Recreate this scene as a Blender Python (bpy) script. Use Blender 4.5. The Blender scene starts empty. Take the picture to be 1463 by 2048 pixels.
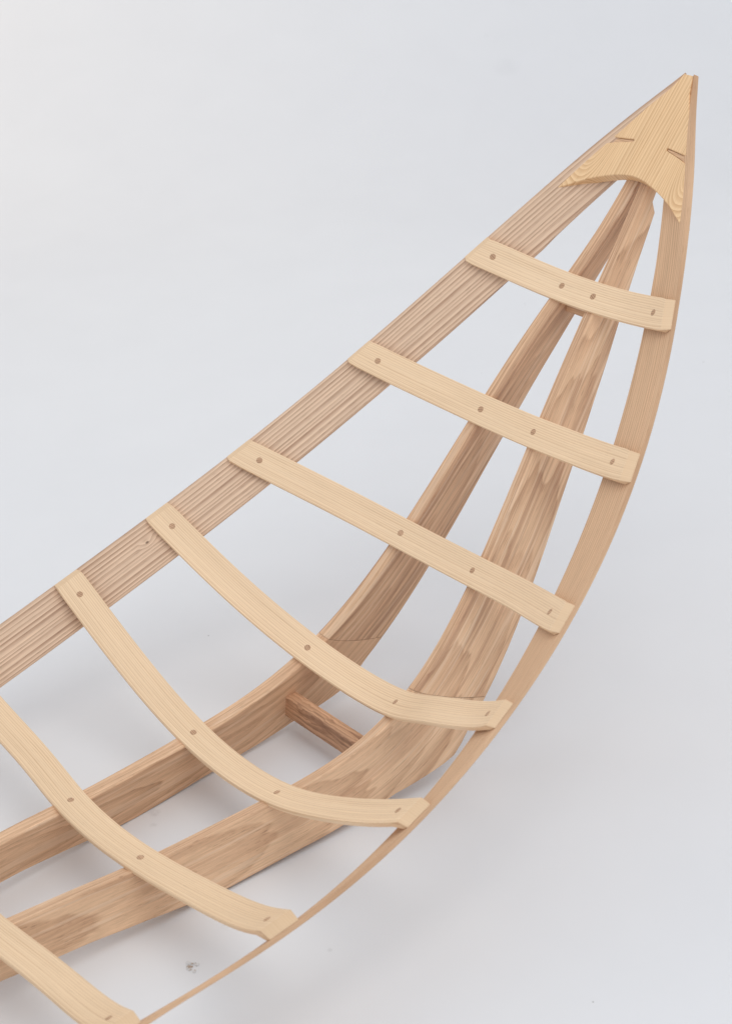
import bpy, bmesh, math, random
import numpy as np
from mathutils import Vector, Matrix

S = bpy.context.scene
COL = S.collection

# ------------------------------------------------------------------ camera
cd = bpy.data.cameras.new('camera')
cam = bpy.data.objects.new('camera', cd); COL.objects.link(cam)
R = Matrix(((0.6275, 0.7748, -0.0773), (0.3264, -0.3518, -0.8773), (-0.7069, 0.5253, -0.4736)))
rx, ry, rz = Vector(R[0]).normalized(), Vector(R[1]), Vector(R[2]).normalized()
ry = rz.cross(rx).normalized()
cam.matrix_world = Matrix(((rx.x, -ry.x, -rz.x, 2.0387), (rx.y, -ry.y, -rz.y, -1.2341),
                           (rx.z, -ry.z, -rz.z, 1.7518), (0, 0, 0, 1)))
cd.sensor_fit = 'VERTICAL'; cd.sensor_height = 36.0
cd.lens = 3900.0 / 2048.0 * 36.0
cd.clip_start = 0.05; cd.clip_end = 100
cd.dof.use_dof = True; cd.dof.focus_distance = 3.02; cd.dof.aperture_fstop = 5.6
S.camera = cam

# ------------------------------------------------------------------ light
w = bpy.data.worlds.new('World'); S.world = w; w.use_nodes = True
bg = w.node_tree.nodes['Background']
bg.inputs['Color'].default_value = (0.885, 0.935, 1.0, 1); bg.inputs['Strength'].default_value = 0.84

def area(name, loc, target, sx, sy, power, color):
    ld = bpy.data.lights.new(name, 'AREA'); ld.shape = 'RECTANGLE'
    ld.size = sx; ld.size_y = sy; ld.energy = power; ld.color = color
    o = bpy.data.objects.new(name, ld); COL.objects.link(o); o.location = loc
    o.rotation_euler = (Vector(target) - Vector(loc)).to_track_quat('-Z', 'Y').to_euler()
    return o
area('overhead_softbox', (-1.0, 0.8, 4.6), (-0.3, 0.5, 0), 5.5, 5.5, 18, (1.0, 0.93, 0.84))
area('skylight', (2.4, 0.2, 5.2), (0.1, 0.3, 0.1), 3.6, 3.6, 68, (1.0, 0.975, 0.94))
area('warm_lamp', (-4.0, 0.9, 2.1), (-3.3, 1.7, 0.25), 1.8, 1.8, 11.0, (1.0, 0.73, 0.42))
S.view_settings.view_transform = 'Standard'; S.view_settings.look = 'None'
S.view_settings.exposure = 0.05; S.view_settings.gamma = 1.0

# ------------------------------------------------------------------ node helpers
def new_mat(name):
    m = bpy.data.materials.new(name); m.use_nodes = True
    nt = m.node_tree; nt.nodes.clear()
    return m, nt

class NB:
    def __init__(s, nt): s.nt = nt
    def n(s, t, **k):
        x = s.nt.nodes.new(t)
        for a, b in k.items(): setattr(x, a, b)
        return x
    def link(s, a, b): s.nt.links.new(a, b)
    def _in(s, sock, v):
        if v is None: return
        if hasattr(v, 'is_linked') or isinstance(v, bpy.types.NodeSocket): s.link(v, sock)
        else: sock.default_value = v
    def math(s, op, a, b=None, c=None, clamp=False):
        x = s.n('ShaderNodeMath', operation=op); x.use_clamp = clamp
        s._in(x.inputs[0], a); s._in(x.inputs[1], b); s._in(x.inputs[2], c)
        return x.outputs[0]
    def comb(s, a, b, c):
        x = s.n('ShaderNodeCombineXYZ')
        for i, v in enumerate((a, b, c)): s._in(x.inputs[i], v)
        return x.outputs[0]
    def noise(s, vec, scale=1.0, detail=2.0, rough=0.5, dist=0.0):
        x = s.n('ShaderNodeTexNoise'); s._in(x.inputs['Vector'], vec)
        x.inputs['Scale'].default_value = scale; x.inputs['Detail'].default_value = detail
        x.inputs['Roughness'].default_value = rough; x.inputs['Distortion'].default_value = dist
        return x.outputs['Fac']
    def ramp(s, fac, stops, interp='LINEAR'):
        x = s.n('ShaderNodeValToRGB'); cr = x.color_ramp; cr.interpolation = interp
        while len(cr.elements) < len(stops): cr.elements.new(0.5)
        for e, (p, c) in zip(cr.elements, stops):
            e.position = p; e.color = (c, c, c, 1) if isinstance(c, (int, float)) else (*c, 1)
        s._in(x.inputs[0], fac); return x.outputs[0]
    def mix(s, fac, a, b, blend='MIX'):
        x = s.n('ShaderNodeMix', data_type='RGBA', blend_type=blend)
        s._in(x.inputs[0], fac)
        for sock, v in ((x.inputs[6], a), (x.inputs[7], b)):
            if isinstance(v, tuple): sock.default_value = (*v, 1)
            else: s.link(v, sock)
        return x.outputs[2]

def lin(r, g, b):
    f = lambda c: (c / 255 / 12.92) if c / 255 <= 0.04045 else ((c / 255 + 0.055) / 1.055) ** 2.4
    return (f(r), f(g), f(b))

def wood(name, light, dark, v0, w0, spacing, warp=0.004, along=1.2, line=0.75, contrast=0.6,
         streak=None, streak_amt=0.0, streak_scale=(1.6, 60), fibre=0.12, pore=0.25, tone=0.10, rough=0.55, tilt=0.0, horns=False, pale=None, knot=None):
    """light/dark: early and late wood; (v0, w0): the pith seen from the board's own section, so that the
    growth rings give straight, wavy or arched figure; spacing: ring width in metres."""
    m, nt = new_mat(name); B = NB(nt)
    at = B.n('ShaderNodeAttribute', attribute_name='grain')
    sep = B.n('ShaderNodeSeparateXYZ'); B.link(at.outputs['Vector'], sep.inputs[0])
    u, v, ww = sep.outputs
    low = B.comb(B.math('MULTIPLY', u, along * 2), B.math('MULTIPLY', v, 9.0), B.math('MULTIPLY', ww, 9.0))
    w1 = B.math('SUBTRACT', B.noise(low, 1.0, 2.0), 0.5)
    w2 = B.math('SUBTRACT', B.noise(low, 4.0, 3.0), 0.5)
    vv = B.math('MULTIPLY_ADD', w1, warp * 6, B.math('SUBTRACT', v, v0))
    wz = B.math('MULTIPLY_ADD', w2, warp * 2, B.math('SUBTRACT', ww, w0))
    wz = B.math('MULTIPLY_ADD', u, tilt, wz)
    r = B.math('SQRT', B.math('ADD', B.math('MULTIPLY', vv, vv), B.math('MULTIPLY', wz, wz)))
    rs = B.math('DIVIDE', r, spacing)
    if horns:   # straight rings down the middle that open into arched figure at both horns
        V = B.math('ABSOLUTE', B.math('MULTIPLY_ADD', w1, 0.014, B.math('SUBTRACT', v, 0.004)))
        kk = B.n('ShaderNodeMapRange', interpolation_type='SMOOTHSTEP'); B.link(V, kk.inputs[0])
        kk.inputs[1].default_value = 0.050; kk.inputs[2].default_value = 0.104
        cc = 1 / spacing / (2 * .044)
        dv = B.math('SUBTRACT', B.math('MAXIMUM', V, 0.060), 0.104)
        st = B.math('DIVIDE', B.math('MINIMUM', V, 0.060), spacing)
        rs = B.math('SUBTRACT', B.math('ADD', st, cc * .044 ** 2), B.math('MULTIPLY', B.math('MULTIPLY', dv, dv), cc))
        lift = B.math('MULTIPLY_ADD', B.math('SUBTRACT', u, 1.16), 95.0, B.math('MULTIPLY', w2, 0.5))
        rs = B.math('MULTIPLY_ADD', kk.outputs[0], lift, rs)
    vary = B.noise(B.comb(B.math('MULTIPLY', rs, 0.31), 0.0, 0.0), 1.0, 2.0)
    rs = B.math('MULTIPLY_ADD', vary, 2.4, rs)
    kn = None
    if knot:    # a pin knot: the rings swerve round it
        ku, kv, kr = knot
        du = B.math('MULTIPLY', B.math('SUBTRACT', u, ku), 0.55); dv2 = B.math('SUBTRACT', v, kv)
        kd = B.math('SQRT', B.math('ADD', B.math('MULTIPLY', du, du), B.math('MULTIPLY', dv2, dv2)))
        m1 = B.n('ShaderNodeMapRange', interpolation_type='SMOOTHSTEP'); B.link(kd, m1.inputs[0])
        m1.inputs[1].default_value = kr * 5; m1.inputs[2].default_value = 0.0; m1.inputs[3].default_value = 0; m1.inputs[4].default_value = 1.1
        rs = B.math('ADD', rs, m1.outputs[0])
        m2 = B.n('ShaderNodeMapRange', interpolation_type='SMOOTHSTEP'); B.link(kd, m2.inputs[0])
        m2.inputs[1].default_value = kr; m2.inputs[2].default_value = kr * .4; m2.inputs[3].default_value = 0; m2.inputs[4].default_value = .8
        kn = m2.outputs[0]
    fr = B.math('FRACT', rs)
    ring = B.ramp(fr, [(0.0, 0.0), (0.25, 0.10), (line, 0.55), (0.93, 1.0), (1.0, 0.05)])
    # each ring a little stronger or weaker than the next
    ringv = B.ramp(B.noise(B.comb(B.math('FLOOR', rs), B.math('MULTIPLY', u, 2.5), 0.0), 1.7, 1.0), [(0.25, 0.35), (0.7, 1.0)])
    ringf = B.math('MULTIPLY', B.math('MULTIPLY', ring, ringv), contrast, clamp=True)
    col = B.mix(ringf, light, dark)
    # fibres and open pores, long and thin
    fvec = B.comb(B.math('MULTIPLY', u, 14.0), B.math('MULTIPLY', v, 620.0), B.math('MULTIPLY', ww, 620.0))
    fib = B.noise(fvec, 1.0, 3.0, 0.6)
    col = B.mix(fibre, col, B.ramp(fib, [(0.3, 0.55), (0.7, 1.12)]), 'MULTIPLY') if fibre else col
    pvec = B.comb(B.math('MULTIPLY', u, 45.0), B.math('MULTIPLY', v, 900.0), B.math('MULTIPLY', ww, 900.0))
    por = B.math('MULTIPLY', B.ramp(B.noise(pvec, 1.0, 1.0), [(0.60, 0.0), (0.72, 1.0)]), B.math('MULTIPLY_ADD', ring, 0.8, 0.2))
    col = B.mix(B.math('MULTIPLY', por, pore), col, tuple(c * 0.55 for c in dark))
    if streak:
        svec = B.comb(B.math('MULTIPLY', u, streak_scale[0]), B.math('MULTIPLY', vv, streak_scale[1]), B.math('MULTIPLY', ww, streak_scale[1]))
        sn = B.ramp(B.noise(svec, 1.0, 4.0, 0.6, 0.6), [(0.50, 0.0), (0.60, 1.0)])
        col = B.mix(B.math('MULTIPLY', sn, streak_amt), col, streak)
    if pale:    # tongues of pale sapwood running along the board
        pv = B.comb(B.math('MULTIPLY', u, streak_scale[0] * 2.2), B.math('MULTIPLY_ADD', vv, streak_scale[1] * 0.8, 31.0), B.math('MULTIPLY', ww, streak_scale[1] * 0.6))
        pn = B.ramp(B.noise(pv, 1.0, 4.0, 0.55, 0.9), [(0.565, 0.0), (0.60, 1.0)])
        col = B.mix(B.math('MULTIPLY', pn, 0.38), col, pale)
    if kn: col = B.mix(kn, col, tuple(c * 0.35 for c in dark))
    en = B.n('ShaderNodeAttribute', attribute_name='cut_end')      # sawn ends soak up the oil and read darker
    col = B.mix(B.math('MULTIPLY', en.outputs['Fac'], 0.75), col, tuple(0.5 * a + 0.5 * b for a, b in zip(dark, tuple(c * 0.9 for c in light))))
    tn = B.ramp(B.noise(B.comb(B.math('MULTIPLY', u, 3.0), B.math('MULTIPLY', v, 30.0), B.math('MULTIPLY', ww, 30.0)), 1.0, 3.0), [(0.3, 1 - tone), (0.7, 1 + tone * 0.5)])
    col = B.mix(1.0, col, tn, 'MULTIPLY')
    oi = B.n('ShaderNodeObjectInfo')
    col = B.mix(1.0, col, B.ramp(oi.outputs['Random'], [(0.0, (0.95, 0.935, 0.91)), (0.5, (1.0, 1.0, 1.0)), (1.0, (1.0, 0.985, 0.96))]), 'MULTIPLY')
    bs = B.n('ShaderNodeBsdfPrincipled'); out = B.n('ShaderNodeOutputMaterial')
    B.link(col, bs.inputs['Base Color'])
    B.link(B.math('MULTIPLY_ADD', fib, 0.18, rough - 0.09), bs.inputs['Roughness'])
    bs.inputs['Specular IOR Level'].default_value = 0.32
    bmp = B.n('ShaderNodeBump'); bmp.inputs['Strength'].default_value = 0.22; bmp.inputs['Distance'].default_value = 0.0006
    hgt = B.math('SUBTRACT', B.math('MULTIPLY', fib, 0.7), B.math('MULTIPLY_ADD', por, 0.5, B.math('MULTIPLY', ring, 0.5)))
    B.link(hgt, bmp.inputs['Height']); B.link(bmp.outputs[0], bs.inputs['Normal'])
    B.link(bs.outputs[0], out.inputs[0])
    return m

ASH = wood('pale_ash', lin(246, 216, 180), lin(214, 176, 137), 0.31, 0.06, 0.0037, warp=0.0016, along=0.5, line=0.66, contrast=0.85, fibre=0.16, pore=0.22, tone=0.04)
FIR = wood('striped_side_board', lin(236, 205, 177), lin(160, 120, 95), 0.55, 0.12, 0.0068, warp=0.0022, along=0.5, line=0.6, contrast=0.88, fibre=0.35, pore=0.50, tone=0.06, rough=0.6, knot=(1.0769, .034, .0024))
FIR2 = wood('fine_side_board', lin(229, 190, 153), lin(176, 132, 98), 0.55, 0.12, 0.0050, warp=0.0016, along=0.5, line=0.62, contrast=0.75, fibre=0.30, pore=0.35, tone=0.06, rough=0.6)
ELM = wood('brown_elm', lin(237, 197, 160), lin(184, 138, 104), 0.045, -0.075, 0.0062, warp=0.0038, along=0.7, line=0.62, contrast=0.64, streak=lin(180, 134, 104), streak_amt=0.30, streak_scale=(0.9, 85), pale=lin(240, 210, 180), fibre=0.50, pore=0.65, tone=0.06, tilt=0.03)
ELM2 = wood('streaky_elm', lin(235, 194, 157), lin(180, 133, 100), 0.04, -0.06, 0.0056, warp=0.004, along=0.7, line=0.62, contrast=0.64, streak=lin(150, 104, 80), streak_amt=0.42, streak_scale=(1.0, 95), pale=lin(240, 210, 180), fibre=0.50, pore=0.65, tone=0.07, tilt=-0.04)
DARK = wood('dark_brace_wood', lin(220, 174, 138), lin(160, 114, 84), 0.03, -0.02, 0.005, warp=0.006, along=4, line=0.6, contrast=0.8, streak=lin(122, 82, 60), streak_amt=0.6, streak_scale=(4, 80), fibre=0.35, pore=0.4, tone=0.14)
DECK = wood('striped_deck_ash', lin(245, 207, 161), lin(190, 140, 92), 0.0, 0.075, 0.0058, warp=0.0018, along=1.2, line=0.5, contrast=0.66, fibre=0.16, pore=0.2, tone=0.05, horns=True)
PEG = wood('dark_peg_end', lin(216, 176, 142), lin(132, 96, 72), 0.05, 0.0, 0.0030, warp=0.0002, contrast=1.0, line=0.5, fibre=0.2, pore=0.2, tone=0.1)

FZ = -0.0205
WALL_SPOT = (-2.225, 2.595, 0.135, .05, .10, (150, 150, 156))
def floor_material():
    m, nt = new_mat('white_studio_floor'); B = NB(nt)
    tc = B.n('ShaderNodeTexCoord'); P = tc.outputs['Object']
    n1 = B.noise(P, 0.55, 3.0); n2 = B.noise(P, 7.0, 4.0)
    col = B.mix(1.0, B.ramp(n1, [(0.3, lin(224, 224, 226)), (0.7, lin(229, 229, 230))]), B.ramp(n2, [(0.3, 0.985), (0.7, 1.0)]), 'MULTIPLY')
    # tiny dirt specks
    vo = B.n('ShaderNodeTexVoronoi'); vo.inputs['Scale'].default_value = 9.0; B.link(P, vo.inputs['Vector'])
    sel = B.n('ShaderNodeSeparateXYZ'); B.link(vo.outputs['Color'], sel.inputs[0])
    spot = B.math('MULTIPLY', B.math('LESS_THAN', vo.outputs['Distance'], B.math('MULTIPLY', sel.outputs[1], 0.016)), B.math('GREATER_THAN', sel.outputs[0], 0.55))
    col = B.mix(B.math('MULTIPLY', spot, 0.6), col, lin(120, 112, 104))
    # scuffs and a smudge that stay where they are
    for (x, y, z, r, k, c) in ((-0.0985, -0.0934, FZ, .014, .16, (120, 116, 112)), (-0.075, -0.11, FZ, .008, .12, (120, 116, 112)), (-0.4584, .2588, FZ, .0022, .8, (70, 64, 60)),
                               (.19, -.16, FZ, .016, .08, (130, 126, 124)), (.33, -.09, FZ, .005, .2, (120, 116, 112)), WALL_SPOT):
        d = B.n('ShaderNodeVectorMath', operation='DISTANCE'); B.link(P, d.inputs[0]); d.inputs[1].default_value = (x, y, z)
        mr = B.n('ShaderNodeMapRange', interpolation_type='SMOOTHSTEP'); B.link(d.outputs['Value'], mr.inputs[0])
        mr.inputs[1].default_value = r; mr.inputs[2].default_value = r * .25; mr.inputs[3].default_value = 0; mr.inputs[4].default_value = k
        br = B.ramp(B.noise(P, 130.0 if r < .03 else 14.0, 3.0), [(.35, .15), (.62, 1.0)])
        col = B.mix(B.math('MULTIPLY', mr.outputs[0], br), col, lin(*c))
    bs = B.n('ShaderNodeBsdfPrincipled'); out = B.n('ShaderNodeOutputMaterial')
    B.link(col, bs.inputs['Base Color']); bs.inputs['Roughness'].default_value = 0.62
    bs.inputs['Specular IOR Level'].default_value = 0.25
    B.link(bs.outputs[0], out.inputs[0]); return m

# ------------------------------------------------------------------ curve helpers
def spline(ts, P):
    """natural cubic spline through P at ts"""
    ts = np.asarray(ts, float); P = np.asarray(P, float); n = len(ts); h = np.diff(ts)
    A = np.zeros((n, n)); b = np.zeros((n, P.shape[1])); A[0, 0] = A[-1, -1] = 1
    for i in range(1, n - 1):
        A[i, i - 1], A[i, i], A[i, i + 1] = h[i - 1], 2 * (h[i - 1] + h[i]), h[i]
        b[i] = 6 * ((P[i + 1] - P[i]) / h[i] - (P[i] - P[i - 1]) / h[i - 1])
    M = np.linalg.solve(A, b)
    def f(t):
        i = int(np.clip(np.searchsorted(ts, t) - 1, 0, n - 2)); a = ts[i + 1] - t; c = t - ts[i]
        return (M[i] * a ** 3 + M[i + 1] * c ** 3) / (6 * h[i]) + (P[i] / h[i] - M[i] * h[i] / 6) * a + (P[i + 1] / h[i] - M[i + 1] * h[i] / 6) * c
    return f
def nrm(a): return a / np.linalg.norm(a)

# measured lines of the starboard half (x outward, y towards the bow, z up)
GU_T = [(.395,-.95,.124),(.408,-.80,.125),(.417,-.65,.127),(.4235,-.50,.131),(.4256,-.39,.1404),(.4299,-.33,.1468),(.4348,-.27,.1549),(.4388,-.21,.1652),(.4412,-.15,.1777),(.4416,-.09,.1923),(.4398,-.03,.2091),(.4356,.03,.2279),(.4292,.09,.2487),(.4205,.15,.2714),(.4097,.21,.2963),(.3968,.27,.3234),(.3816,.33,.3531),(.3639,.39,.3858),(.3435,.45,.4219),(.32,.51,.4617),(.2931,.57,.5055),(.2623,.63,.5535),(.2273,.69,.6056),(.1878,.75,.6614),(.1448,.81,.7201),(.0972,.87,.7802),(.0456,.93,.8395),(.0142,.968,.8745),(.006,.978,.884)]
GL_T = [(.340,-.95,.068),(.352,-.80,.070),(.361,-.65,.074),(.3682,-.50,.082),(.3705,-.39,.086),(.3732,-.33,.0893),(.3764,-.27,.0954),(.3792,-.21,.1043),(.3809,-.15,.1162),(.3809,-.09,.1309),(.3789,-.03,.1483),(.3746,.03,.1684),(.3679,.09,.1909),(.3586,.15,.2159),(.3467,.21,.2433),(.3324,.27,.2731),(.3155,.33,.3053),(.2962,.39,.3402),(.2745,.45,.3777),(.2504,.51,.4183),(.2239,.57,.4619),(.1948,.63,.5089),(.163,.69,.5593),(.128,.75,.6133),(.0894,.81,.6708),(.0466,.87,.7316),(.012,.915,.778),(.003,.95,.82)]
TI_T = [(.022,-.95,.098),(.030,-.80,.090),(.046,-.65,.083),(.063,-.50,.0785),(.0735,-.39,.0762),(.0785,-.33,.0748),(.0828,-.27,.0717),(.0859,-.21,.0693),(.0886,-.15,.0689),(.0916,-.09,.0695),(.0951,-.03,.0706),(.0986,.03,.0728),(.101,.09,.0781),(.1018,.15,.0891),(.1001,.21,.1087),(.096,.27,.1388),(.0894,.33,.1804),(.0811,.39,.2326),(.0717,.45,.2932),(.0619,.51,.359),(.0518,.57,.4261),(.0416,.63,.4915),(.0307,.69,.5535),(.0191,.75,.6132),(.0086,.81,.6743),(.0012,.868,.7406)]
def by_y(T): return spline([t[1] for t in T], T)
GU, GL, TI = by_y(GU_T), by_y(GL_T), by_y(TI_T)
HY = [-.95,-.8,-.6,-.4,-.32,-.24,-.16,-.12,0,.08,.16,.2,.238,.246,.28,.36,.44,.52,.6,.68,.76,.80,.844,.849,.87]
HH = [.058,.062,.068,.0746,.0758,.0799,.0876,.0914,.0897,.092,.1026,.117,.1318,.1325,.1212,.1093,.0972,.0855,.075,.0624,.0461,.0386,.0315,.020,.018]
def deriv(f, t, e=1e-3): return (f(t + e) - f(t - e)) / (2 * e)

SPLAY = math.radians(11.6); BOARD = 0.0225; FLOOR_Z = -0.0205
def runner_frame(y):
    d = deriv(TI, min(y, .866)); t = d[1:] / np.linalg.norm(d[1:]); s, c = math.sin(SPLAY), math.cos(SPLAY)
    D = np.array([s, c * t[1], -c * t[0]]); V = np.array([c, -s * t[1], s * t[0]])
    return TI(y), D, V, float(np.interp(y, HY, HH))

# ------------------------------------------------------------------ mesh helpers
def finish(name, verts, faces, grain, mat, parent=None, smooth=True, angle=28, cut=None):
    me = bpy.data.meshes.new(name); me.from_pydata([tuple(v) for v in verts], [], faces); me.update()
    bm = bmesh.new(); bm.from_mesh(me); bmesh.ops.recalc_face_normals(bm, faces=bm.faces); bm.to_mesh(me); bm.free()
    a = me.attributes.new('grain', 'FLOAT_VECTOR', 'POINT')
    a.data.foreach_set('vector', np.asarray(grain, np.float32).ravel())
    if cut is not None:
        c = me.attributes.new('cut_end', 'FLOAT', 'POINT'); c.data.foreach_set('value', np.asarray(cut, np.float32))
    if smooth:
        me.polygons.foreach_set('use_smooth', [True] * len(me.polygons)); me.set_sharp_from_angle(angle=math.radians(angle))
    me.materials.append(mat)
    o = bpy.data.objects.new(name, me); COL.objects.link(o)
    if parent: o.parent = parent
    return o

def loft(sections, grains, cap=True):
    """sections: list of rings (k points each)"""
    k = len(sections[0]); verts = [p for s in sections for p in s]; gr = [g for s in grains for g in s]; faces = []
    for i in range(len(sections) - 1):
        for j in range(k):
            a, b = i * k + j, i * k + (j + 1) % k
            faces.append((a, b, b + k, a + k))
    if cap:
        faces.append(tuple(range(k))[::-1]); n = len(sections) - 1
        faces.append(tuple(range(n * k, n * k + k)))
    return verts, faces, gr

def ring4(A, Bp, Cp, Dp, ch=0.0012, n1=1, n2=1):
    """quad section A-B-C-D with chamfered corners; returns points and their (s,t) in the section"""
    Q = [np.asarray(q, float) for q in (A, Bp, Cp, Dp)]; out = []
    for i in range(4):
        p, q = Q[i - 1], Q[(i + 1) % 4]; c = Q[i]
        l1, l2 = np.linalg.norm(p - c), np.linalg.norm(q - c)
        out.append(c + (p - c) * min(ch / l1, .4) if l1 > 1e-9 else c)
        m = max(1, n1 if i % 2 == 0 else n2)
        st = c + (q - c) * min(ch / l2, .4)
        out.append(st)
        if m > 1:
            en = q + (c - q) * min(ch / l2, .4)
            for j in range(1, m): out.append(st + (en - st) * j / m)
    return out
MX = np.array([-1, 1, 1])

# ------------------------------------------------------------------ the setting
def backdrop():
    f = np.array([-0.803, 0.596]); s = np.array([-f[1], f[0]]); f3 = lambda d, a, z: (f[0] * d + s[0] * a, f[1] * d + s[1] * a, z)
    prof = [(-7.0, 0.0), (-3, 0), (0, 0), (1.5, 0), (2.6, 0)]
    Rr = 1.8
    for i in range(1, 25):
        t = math.pi / 2 * i / 24; prof.append((2.6 + Rr * math.sin(t), Rr - Rr * math.cos(t)))
    prof.append((2.6 + Rr, 5.5))
    verts, faces = [], []
    xs = [-8, -4, 0, 4, 8]
    for d, z in prof:
        for a in xs: verts.append(f3(d, a, z + FLOOR_Z))
    n = len(xs)
    for i in range(len(prof) - 1):
        for j in range(n - 1): faces.append((i * n + j, i * n + j + 1, (i + 1) * n + j + 1, (i + 1) * n + j))
    o = finish('floor', verts, faces, [(0, 0, 0)] * len(verts), floor_material(), None, True, 60)
    o['kind'] = 'structure'
backdrop()

# ------------------------------------------------------------------ the boat frame
root = bpy.data.objects.new('boat_frame', None); COL.objects.link(root); root.location = (0, 0, 0)
root.empty_display_size = 0.2
root['label'] = 'bare wooden canoe frame, pale ribs pegged to long boards, on a white floor'
root['category'] = 'boat frame'

# side boards (gunwales)
def gunwale(sgn, mat, off):
    ys = list(np.linspace(-.93, .94, 95)) + [.95, .958, .964, .970, .9745]
    secs, gr = [], []; u = 0; last = None
    for y in ys:
        a = GU(y); t = nrm(deriv(GU, min(y, .975)))
        if y > .78:      # towards the stem the board keeps its slant and narrows
            d = nrm(dref - t * (dref @ t)); b = a + d * np.interp(y, [.78, .90, .97], [.0735, .0655, .056])
            n = nrm(np.cross(t, d)); n = n if n[0] > 0 else -n
        # matching point on the lower line, square across the board
        yl = min(y, .78)
        for _ in range(6):
            yc = min(yl, .949); dl = (GL(yc) - a) @ t; yl = yl - dl / max(.3, deriv(GL, min(yc, .948)) @ t); yl = min(yl, .949)
        if y <= .78:
            b = GL(yl); d = nrm(b - a); dref = d; b = a + d * 0.0815 if y < .6 else b
            n = nrm(np.cross(t, d)); n = n if n[0] > 0 else -n     # outward
        th = float(np.interp(y, [.72, .86], [.0070, .0092]))
        a2, b2 = a + n * th, b + n * th
        for q in (a, b): q[0] = max(q[0], 0.0012)
        for q in (a2, b2): q[0] = max(q[0], 0.004)
        u += 0 if last is None else np.linalg.norm(a - last); last = a
        m = MX if sgn < 0 else np.ones(3)
        sec = ring4(a, b, b2, a2, 0.001, 4, 1)
        wd = np.linalg.norm(b - a)
        secs.append([q * m for q in sec]); gr.append([(u + off, (q - a) @ d, (q - a) @ n) for q in sec])
    v, f, g = loft(secs, gr)
    return finish('gunwale', v, f, g, mat, root)
gunwale(-1, FIR, 0.0); gunwale(1, FIR2, 7.3)

# bottom boards: lower board on the floor, bow board scarfed to it
JT, JB = 0.2575, 0.311
def runner(name, sgn, top0, top1, bot0, bot1, n, mat, off, ends=(0, 0)):
    rows = 6; m = MX if sgn < 0 else np.ones(3); secs, gr = [], []; ref = None
    tt = [i / n for i in range(n + 1)]
    if bot1 > .25 and bot0 < .2: tt = sorted(tt + [(.242 - bot0) / (bot1 - bot0)])
    for t in tt:
        inner, outer = [], []
        for r in range(rows + 1):
            k = r / rows; y = (top0 + (bot0 - top0) * k) * (1 - t) + (top1 + (bot1 - top1) * k) * t
            T, D, V, h = runner_frame(y); p = T + D * h * k
            p = np.array(p); q = p + V * BOARD
            p[0] = max(p[0], 0.0006); q[0] = max(q[0], 0.004)
            inner.append((p, y, h * k)); outer.append((q, y, h * k))
        pts = inner + outer[::-1]
        # small chamfer on the four long edges
        ch = 0.0013
        P = [x[0] for x in pts]; N = rows + 1; ring = []; gg = []
        for idx, (x, y, hv) in enumerate(pts):
            wv = 0.0 if idx < N else BOARD
            if idx in (0, N - 1, N, 2 * N - 1):
                pr, nx = P[idx - 1], P[(idx + 1) % (2 * N)]
                ring.append(x + nrm(pr - x) * ch); gg.append((y * 1.35 + off, hv, wv))
                ring.append(x + nrm(nx - x) * ch); gg.append((y * 1.35 + off, hv, wv))
            else:
                ring.append(x); gg.append((y * 1.35 + off, hv, wv))
        secs.append([q * m for q in ring]); gr.append(gg)
    v, f, g = loft(secs, gr)
    return finish(name, v, f, g, mat, root)
for sgn, o1, o2 in ((-1, 0.0, 3.1), (1, 5.2, 9.4)):
    runner('bottom_board', sgn, -.93, JT - .0003, -.93, JB - .0003, 90, ELM, o1)
    runner('bow_board', sgn, JT + .0003, .866, JB + .0003, .866, 70, ELM2, o2)

# ribs
RIBW, RIBT = 0.0490, 0.0076
RIBS = [  # y of the end on the gunwale's upper edge; gunwale peg; a point half way; runner peg
    (0.7084, (0.1753, 0.7074, 0.6156), (0.0919, 0.7226, 0.6007), (0.0341, 0.7229, 0.5981)),
    (0.5246, (0.2651, 0.5281, 0.4675), (0.1437, 0.5563, 0.4418), (0.0596, 0.5651, 0.4331)),
    (0.3171, (0.3397, 0.3275, 0.3367), (0.1915, 0.3847, 0.2875), (0.0846, 0.4074, 0.2662)),
    (0.1678, (0.3793, 0.1716, 0.2625), (0.2156, 0.1963, 0.1811), (0.1077, 0.2239, 0.1268)),
    (-0.0047, (0.3952, -0.0037, 0.2040), (0.2263, -0.0027, 0.1201), (0.1062, -0.0011, 0.0789)),
    (-0.2280, (0.3952, -0.2231, 0.1519), (0.2203, -0.2120, 0.0853), (0.0924, -0.2269, 0.0796)),
    (-0.4560, (0.3795, -0.4529, 0.1253), (0.2030, -0.4438, 0.0825), (0.0749, -0.4566, 0.0867)),
    (-.6830, (.3700, -.6820, .1130), (.1850, -.6780, .0850), (.0500, -.6840, .0930)),
]
def gun_frame(y):
    a = GU(y); t = nrm(deriv(GU, y)); b = GL(y); d = b - a; d = nrm(d - t * (d @ t)); n = np.cross(t, d); n = n if n[0] < 0 else -n
    return a, t, d, nrm(n)
peg_mesh = None
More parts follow.
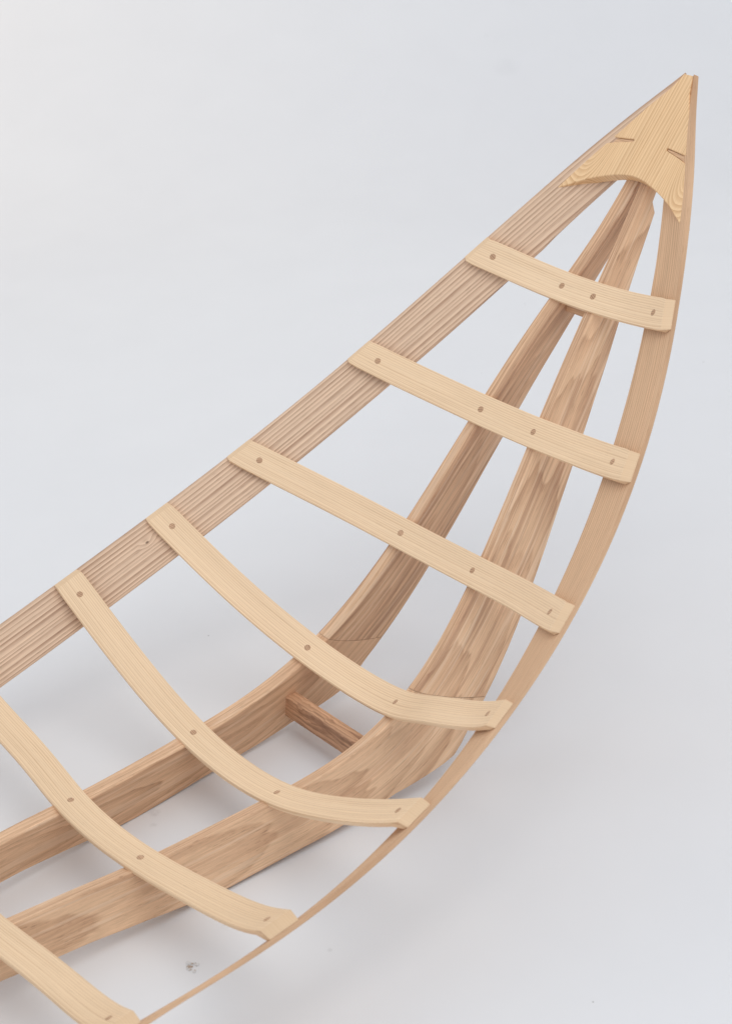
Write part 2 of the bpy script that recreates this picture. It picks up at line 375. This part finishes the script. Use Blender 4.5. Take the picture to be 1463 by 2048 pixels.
def rib(i, ye, g, q, r, off):
    g, q, r = np.array(g), np.array(q), np.array(r)
    # a rib runs straight on to the gunwale's edge: end it where its own line meets the board
    e = nrm(g - q); best = None; cap = (.0062, .0062, .0062, .005, .0062, .0090, .0090, .0090)[i]
    for yc in np.linspace(ye - .022, ye + .022, 89):
        a, tg, dg, ng = gun_frame(yc); o = RIBT + min(cap, max(0, (g - a) @ ng - RIBT) * .75); v = a + dg * 0.011 + ng * o - g
        dist = np.linalg.norm(v - e * (v @ e)) + .06 * abs(yc - ye)
        if best is None or dist < best[0]: best = (dist, yc)
    ye = best[1]
    a, tg, dg, ng = gun_frame(ye)
    bo = RIBT + min(cap, max(0, (g - a) @ ng - RIBT) * .75); b = a + dg * 0.011 + ng * bo
    P = [b * MX, g * MX, q * MX, r * MX, r, q, g, b]
    ts = [0]
    for j in range(7): ts.append(ts[-1] + np.linalg.norm(P[j + 1] - P[j]))
    f = spline(ts, P); L = ts[-1]
    dT = deriv(TI, float(np.clip(r[1], -.93, .86))); tr = nrm(np.array([0, dT[1], dT[2]]))
    n = 44; secs, gr = [], []; frames = []
    def frame(s):
        p = f(s); tang = nrm(deriv(f, float(np.clip(s, 1e-3, L - 1e-3))))
        # width direction: along the bottom boards in the middle, along the gunwale outside
        k = min(1, max(0, (abs(s - L / 2) - r[0] * .15) / (L / 2 - r[0] * .15)))
        k = k * k * (3 - 2 * k)
        sd = tg * (MX if s < L / 2 else 1); wdir = tr * (1 - k) + sd * k
        full = nrm(wdir); wdir = nrm(wdir - tang * (wdir @ tang)); nn = np.cross(tang, wdir); nn = nn if nn[2] > 0 else -nn
        return p, tang, wdir, nrm(nn), full
    def section(p, wvec, nn, th, s, ch=0.0011):
        A, Bq = p - wvec, p + wvec
        ring = ring4(A, Bq, Bq - nn * th, A - nn * th, ch, 3, 1)
        wn = nrm(wvec)
        return ring, [(s + off, (q - p) @ wn, (q - p) @ nn) for q in ring]
    # port end: bevelled back to the gunwale's upper edge, cut along the gunwale
    def end(sg):
        m = MX if sg < 0 else np.ones(3); t2, d2, n2, a2 = tg * m, dg * m, ng * m, a * m
        tang = nrm(deriv(f, 1e-3 if sg < 0 else L - 1e-3)); sn = np.linalg.norm(np.cross(tang, t2))
        half = t2 * (RIBW / 2 / sn)
        out = []
        for inset, th, s, sc in ((0.0008, 0.0022, -0.012, .90), (0.0100, bo - .0004, -0.001, .955), (0.0107, bo, -0.0003, .96)):
            p = a2 + d2 * inset + n2 * (th + .0003)
            out.append(section(p, half * sc, n2, th, s if sg < 0 else L - s))
        return out
    e0 = end(-1); e1 = end(1)
    for x in e0: secs.append(x[0]); gr.append(x[1])
    for j in range(1, n):
        s = L * j / n; p, tang, wd, nn, full = frame(s)
        # near the ends shear the section towards the gunwale's direction
        q = 1 - min(1, min(s, L - s) / 0.05)
        sn = np.linalg.norm(np.cross(tang, full)); wvec = nrm(wd * (1 - q) + full * q); sn = np.linalg.norm(np.cross(tang, wvec))
        ring, gg = section(p, wvec * RIBW / 2 / sn, nn, RIBT, s); secs.append(ring); gr.append(gg)
    for x in e1[::-1]: secs.append(x[0]); gr.append(x[1])
    v, fc, gg = loft(secs, gr)
    k2 = len(secs[0]); cut = [0.0] * len(v)
    for z in list(range(2 * k2)) + list(range(len(v) - 2 * k2, len(v))): cut[z] = 1.0
    o = finish('rib', v, fc, gg, ASH, root, cut=cut)
    # pegs
    for k, s in enumerate((ts[1], ts[3], ts[4], ts[6])):
        p, tang, wd, nn, _ = frame(s)
        rng = random.Random(i * 7 + k); ang = rng.uniform(-.5, .5)
        ax = wd * math.cos(ang) + tang * math.sin(ang); ay = np.cross(nn, ax)
        K = 20; rad = 0.0051; vs, gs = [], []
        for dz, rr in ((-.006, rad), (.00015, rad), (.0005, rad - .0005)):
            for q in range(K):
                c, sn = math.cos(2 * math.pi * q / K) * rr, math.sin(2 * math.pi * q / K) * rr
                vs.append(p + ax * c + ay * sn + nn * dz); gs.append((rng.random() * 0 + dz + k * 1.7 + i, c + (k + i) * .0007, sn))
        fs = [tuple(range(2 * K, 3 * K)), tuple(range(K))[::-1]]
        for l in range(2):
            for q in range(K): fs.append((l * K + q, l * K + (q + 1) % K, (l + 1) * K + (q + 1) % K, (l + 1) * K + q))
        finish('peg', vs, fs, gs, PEG, o, cut=[1.0] * (2 * K) + [0.0] * K)
    return o
for i, (ye, g, q, r) in enumerate(RIBS): rib(i, ye, g, q, r, i * 2.37)

# brace between the bottom boards, and the small block under the foremost rib
def bar(name, y0, y1, z0, z1, slope, mat, off):
    secs, gr = [], []
    n = 8
    xa = TI(y0)[0]
    for i in range(n + 1):
        t = -1 + 2 * i / n
        def X(z):
            ks = TI((y0 + y1) / 2); hgt = ks[2] - z
            return (ks[0] + hgt * math.tan(SPLAY) - .0004 + slope) * t
        A = np.array([X(z1), y0, z1]); Bq = np.array([X(z1), y1, z1]); Cq = np.array([X(z0), y1, z0]); Dq = np.array([X(z0), y0, z0])
        ring = ring4(A, Bq, Cq, Dq, .0012); secs.append(ring); gr.append([(q[0] + off, q[2] - z0, q[1] - y0) for q in ring])
    v, f, g = loft(secs, gr); return finish(name, v, f, g, mat, root)
bar('cross_brace', .1745, .1955, .0178, .0570, .0, DARK, 0.4)
bar('spacer_block', .7285, .7445, .5535, .580, .004, ELM2, 2.2)

# deck plate at the bow
PA, PS = -0.1340, 1.0420
def deck():
    half = [(0, .8478), (.012, .8472), (.030, .8448), (.050, .8405), (.065, .8366), (.080, .8322), (.095, .8268), (.108, .8215), (.120, .8167), (.131, .8118), (.1362, .8106), (.1388, .8124),
            (.128, .8265), (.115, .8432), (.100, .8620), (.0893, .8752),
            (.0670, .8796), (.0370, .8846), (.0348, .8857), (.0345, .8868), (.0358, .8877), (.0790, .8842), (.0832, .8836),
            (.0700, .8985), (.0540, .9160), (.0370, .9340), (.0200, .9525), (.0088, .9722)]
    def inner(y):       # inner face of the side board at the plate's height
        g = GU(y); k = max(0, g[2] - (PA + PS * y)) / .676; return g[0] - .736 * k + .0022
    half = [(min(x, inner(y)) if y > .8142 and i > 11 and not (16 <= i <= 20) else x, y) for i, (x, y) in enumerate(half)]
    full = half + [(-x, y) for x, y in half[::-1] if x > 0]
    top = [np.array([x, y, PA + PS * y]) for x, y in full]
    nn = nrm(np.array([0, -PS, 1.0])); th = 0.0175
    nv = len(top); vs, gs = [], []; cen = np.array([0, .88, PA + PS * .88]); L = math.sqrt(1 + PS * PS)
    # slight rounding of the upper edge: inset ring
    def inset(d, lower):
        out = []
        for i in range(nv):
            p0, p1, p2 = full[i - 1], full[i], full[(i + 1) % nv]
            e1 = nrm(np.array([p1[0] - p0[0], (p1[1] - p0[1]) * L])); e2 = nrm(np.array([p2[0] - p1[0], (p2[1] - p1[1]) * L]))
            n1 = np.array([-e1[1], e1[0]]); n2 = np.array([-e2[1], e2[0]]); nb = n1 + n2; nb = nb / max(.35, nb @ nb) * 2 * d
            x, y = p1[0] + nb[0], p1[1] + nb[1] / L
            out.append(np.array([x, y, PA + PS * y]) - nn * lower)
        return out
    sgnA = sum(full[i - 1][0] * full[i][1] - full[i][0] * full[i - 1][1] for i in range(nv)); ins = .0010 * (1 if sgnA > 0 else -1)
    for layer in (inset(ins, 0), [p - nn * .0010 for p in top], [p - nn * th for p in top]):
        for p in layer:
            vs.append(p); gs.append((p[1] * L * .98, p[0], (p - cen) @ nn))
    from mathutils.geometry import tessellate_polygon
    tri = tessellate_polygon([[Vector((x, y * L, 0)) for x, y in full]])
    fs = [tuple(t) for t in tri] + [tuple(2 * nv + q for q in t[::-1]) for t in tri]
    for l in range(2):
        for i in range(nv): fs.append((l * nv + i, l * nv + (i + 1) % nv, (l + 1) * nv + (i + 1) % nv, (l + 1) * nv + i))
    return finish('deck_plate', vs, fs, gs, DECK, root, True, 24)
deck()
for sg in (-1, 1):      # slim wedges let into the two notches of the plate
    tri2 = [(.0890, .8758), (.0672, .8802), (.0378, .8850), (.0356, .8858), (.0353, .8867), (.0365, .8871), (.0785, .8838), (.0835, .8828)]
    nn = nrm(np.array([0, -PS, 1.0])); vs, gs = [], []
    for dep in (.0028, .0170):
        for x, y in tri2:
            vs.append(np.array([sg * x, y, PA + PS * y]) - nn * dep); gs.append((x + 4 + sg, y * 1.4, dep))
    n8 = len(tri2); fs = [tuple(range(n8)), tuple(range(n8, 2 * n8))[::-1]] + [(i, (i + 1) % n8, n8 + (i + 1) % n8, n8 + i) for i in range(n8)]
    finish('inlay_wedge', vs, fs, gs, FIR2, root, True, 24)

# ------------------------------------------------------------------ flake of dried glue on the floor
rng = random.Random(4); vs, fs = [], []
for k in range(14):
    cx, cy = rng.gauss(0, .006), rng.gauss(0, .007); rr = rng.uniform(.0015, .0042); K = 7; b = len(vs)
    for l, (zz, sc) in enumerate(((0.0004, 1), (rng.uniform(.0008, .0022), .6))):
        for q in range(K):
            a = 2 * math.pi * q / K; r2 = rr * sc * rng.uniform(.7, 1.2); vs.append((cx + math.cos(a) * r2, cy + math.sin(a) * r2, zz))
    fs.append(tuple(range(b + K, b + 2 * K)))
    for q in range(K): fs.append((b + q, b + (q + 1) % K, b + K + (q + 1) % K, b + K + q))
fm, nt = new_mat('dried_glue_crumbs'); B = NB(nt)
tc = B.n('ShaderNodeTexCoord'); bs = B.n('ShaderNodeBsdfPrincipled'); out = B.n('ShaderNodeOutputMaterial')
B.link(B.ramp(B.noise(tc.outputs['Object'], 260, 1), [(.38, lin(222, 221, 221)), (.55, lin(206, 203, 200)), (.68, lin(165, 138, 115))]), bs.inputs['Base Color'])
bs.inputs['Roughness'].default_value = .7; B.link(bs.outputs[0], out.inputs[0])
fl = finish('glue_crumbs', vs, fs, [(0, 0, 0)] * len(vs), fm, None, True, 30)
fl.location = (0.221, -0.2462, FLOOR_Z)
fl['label'] = 'small grey and brown crumb patch on the white floor inside the frame'; fl['category'] = 'crumbs'
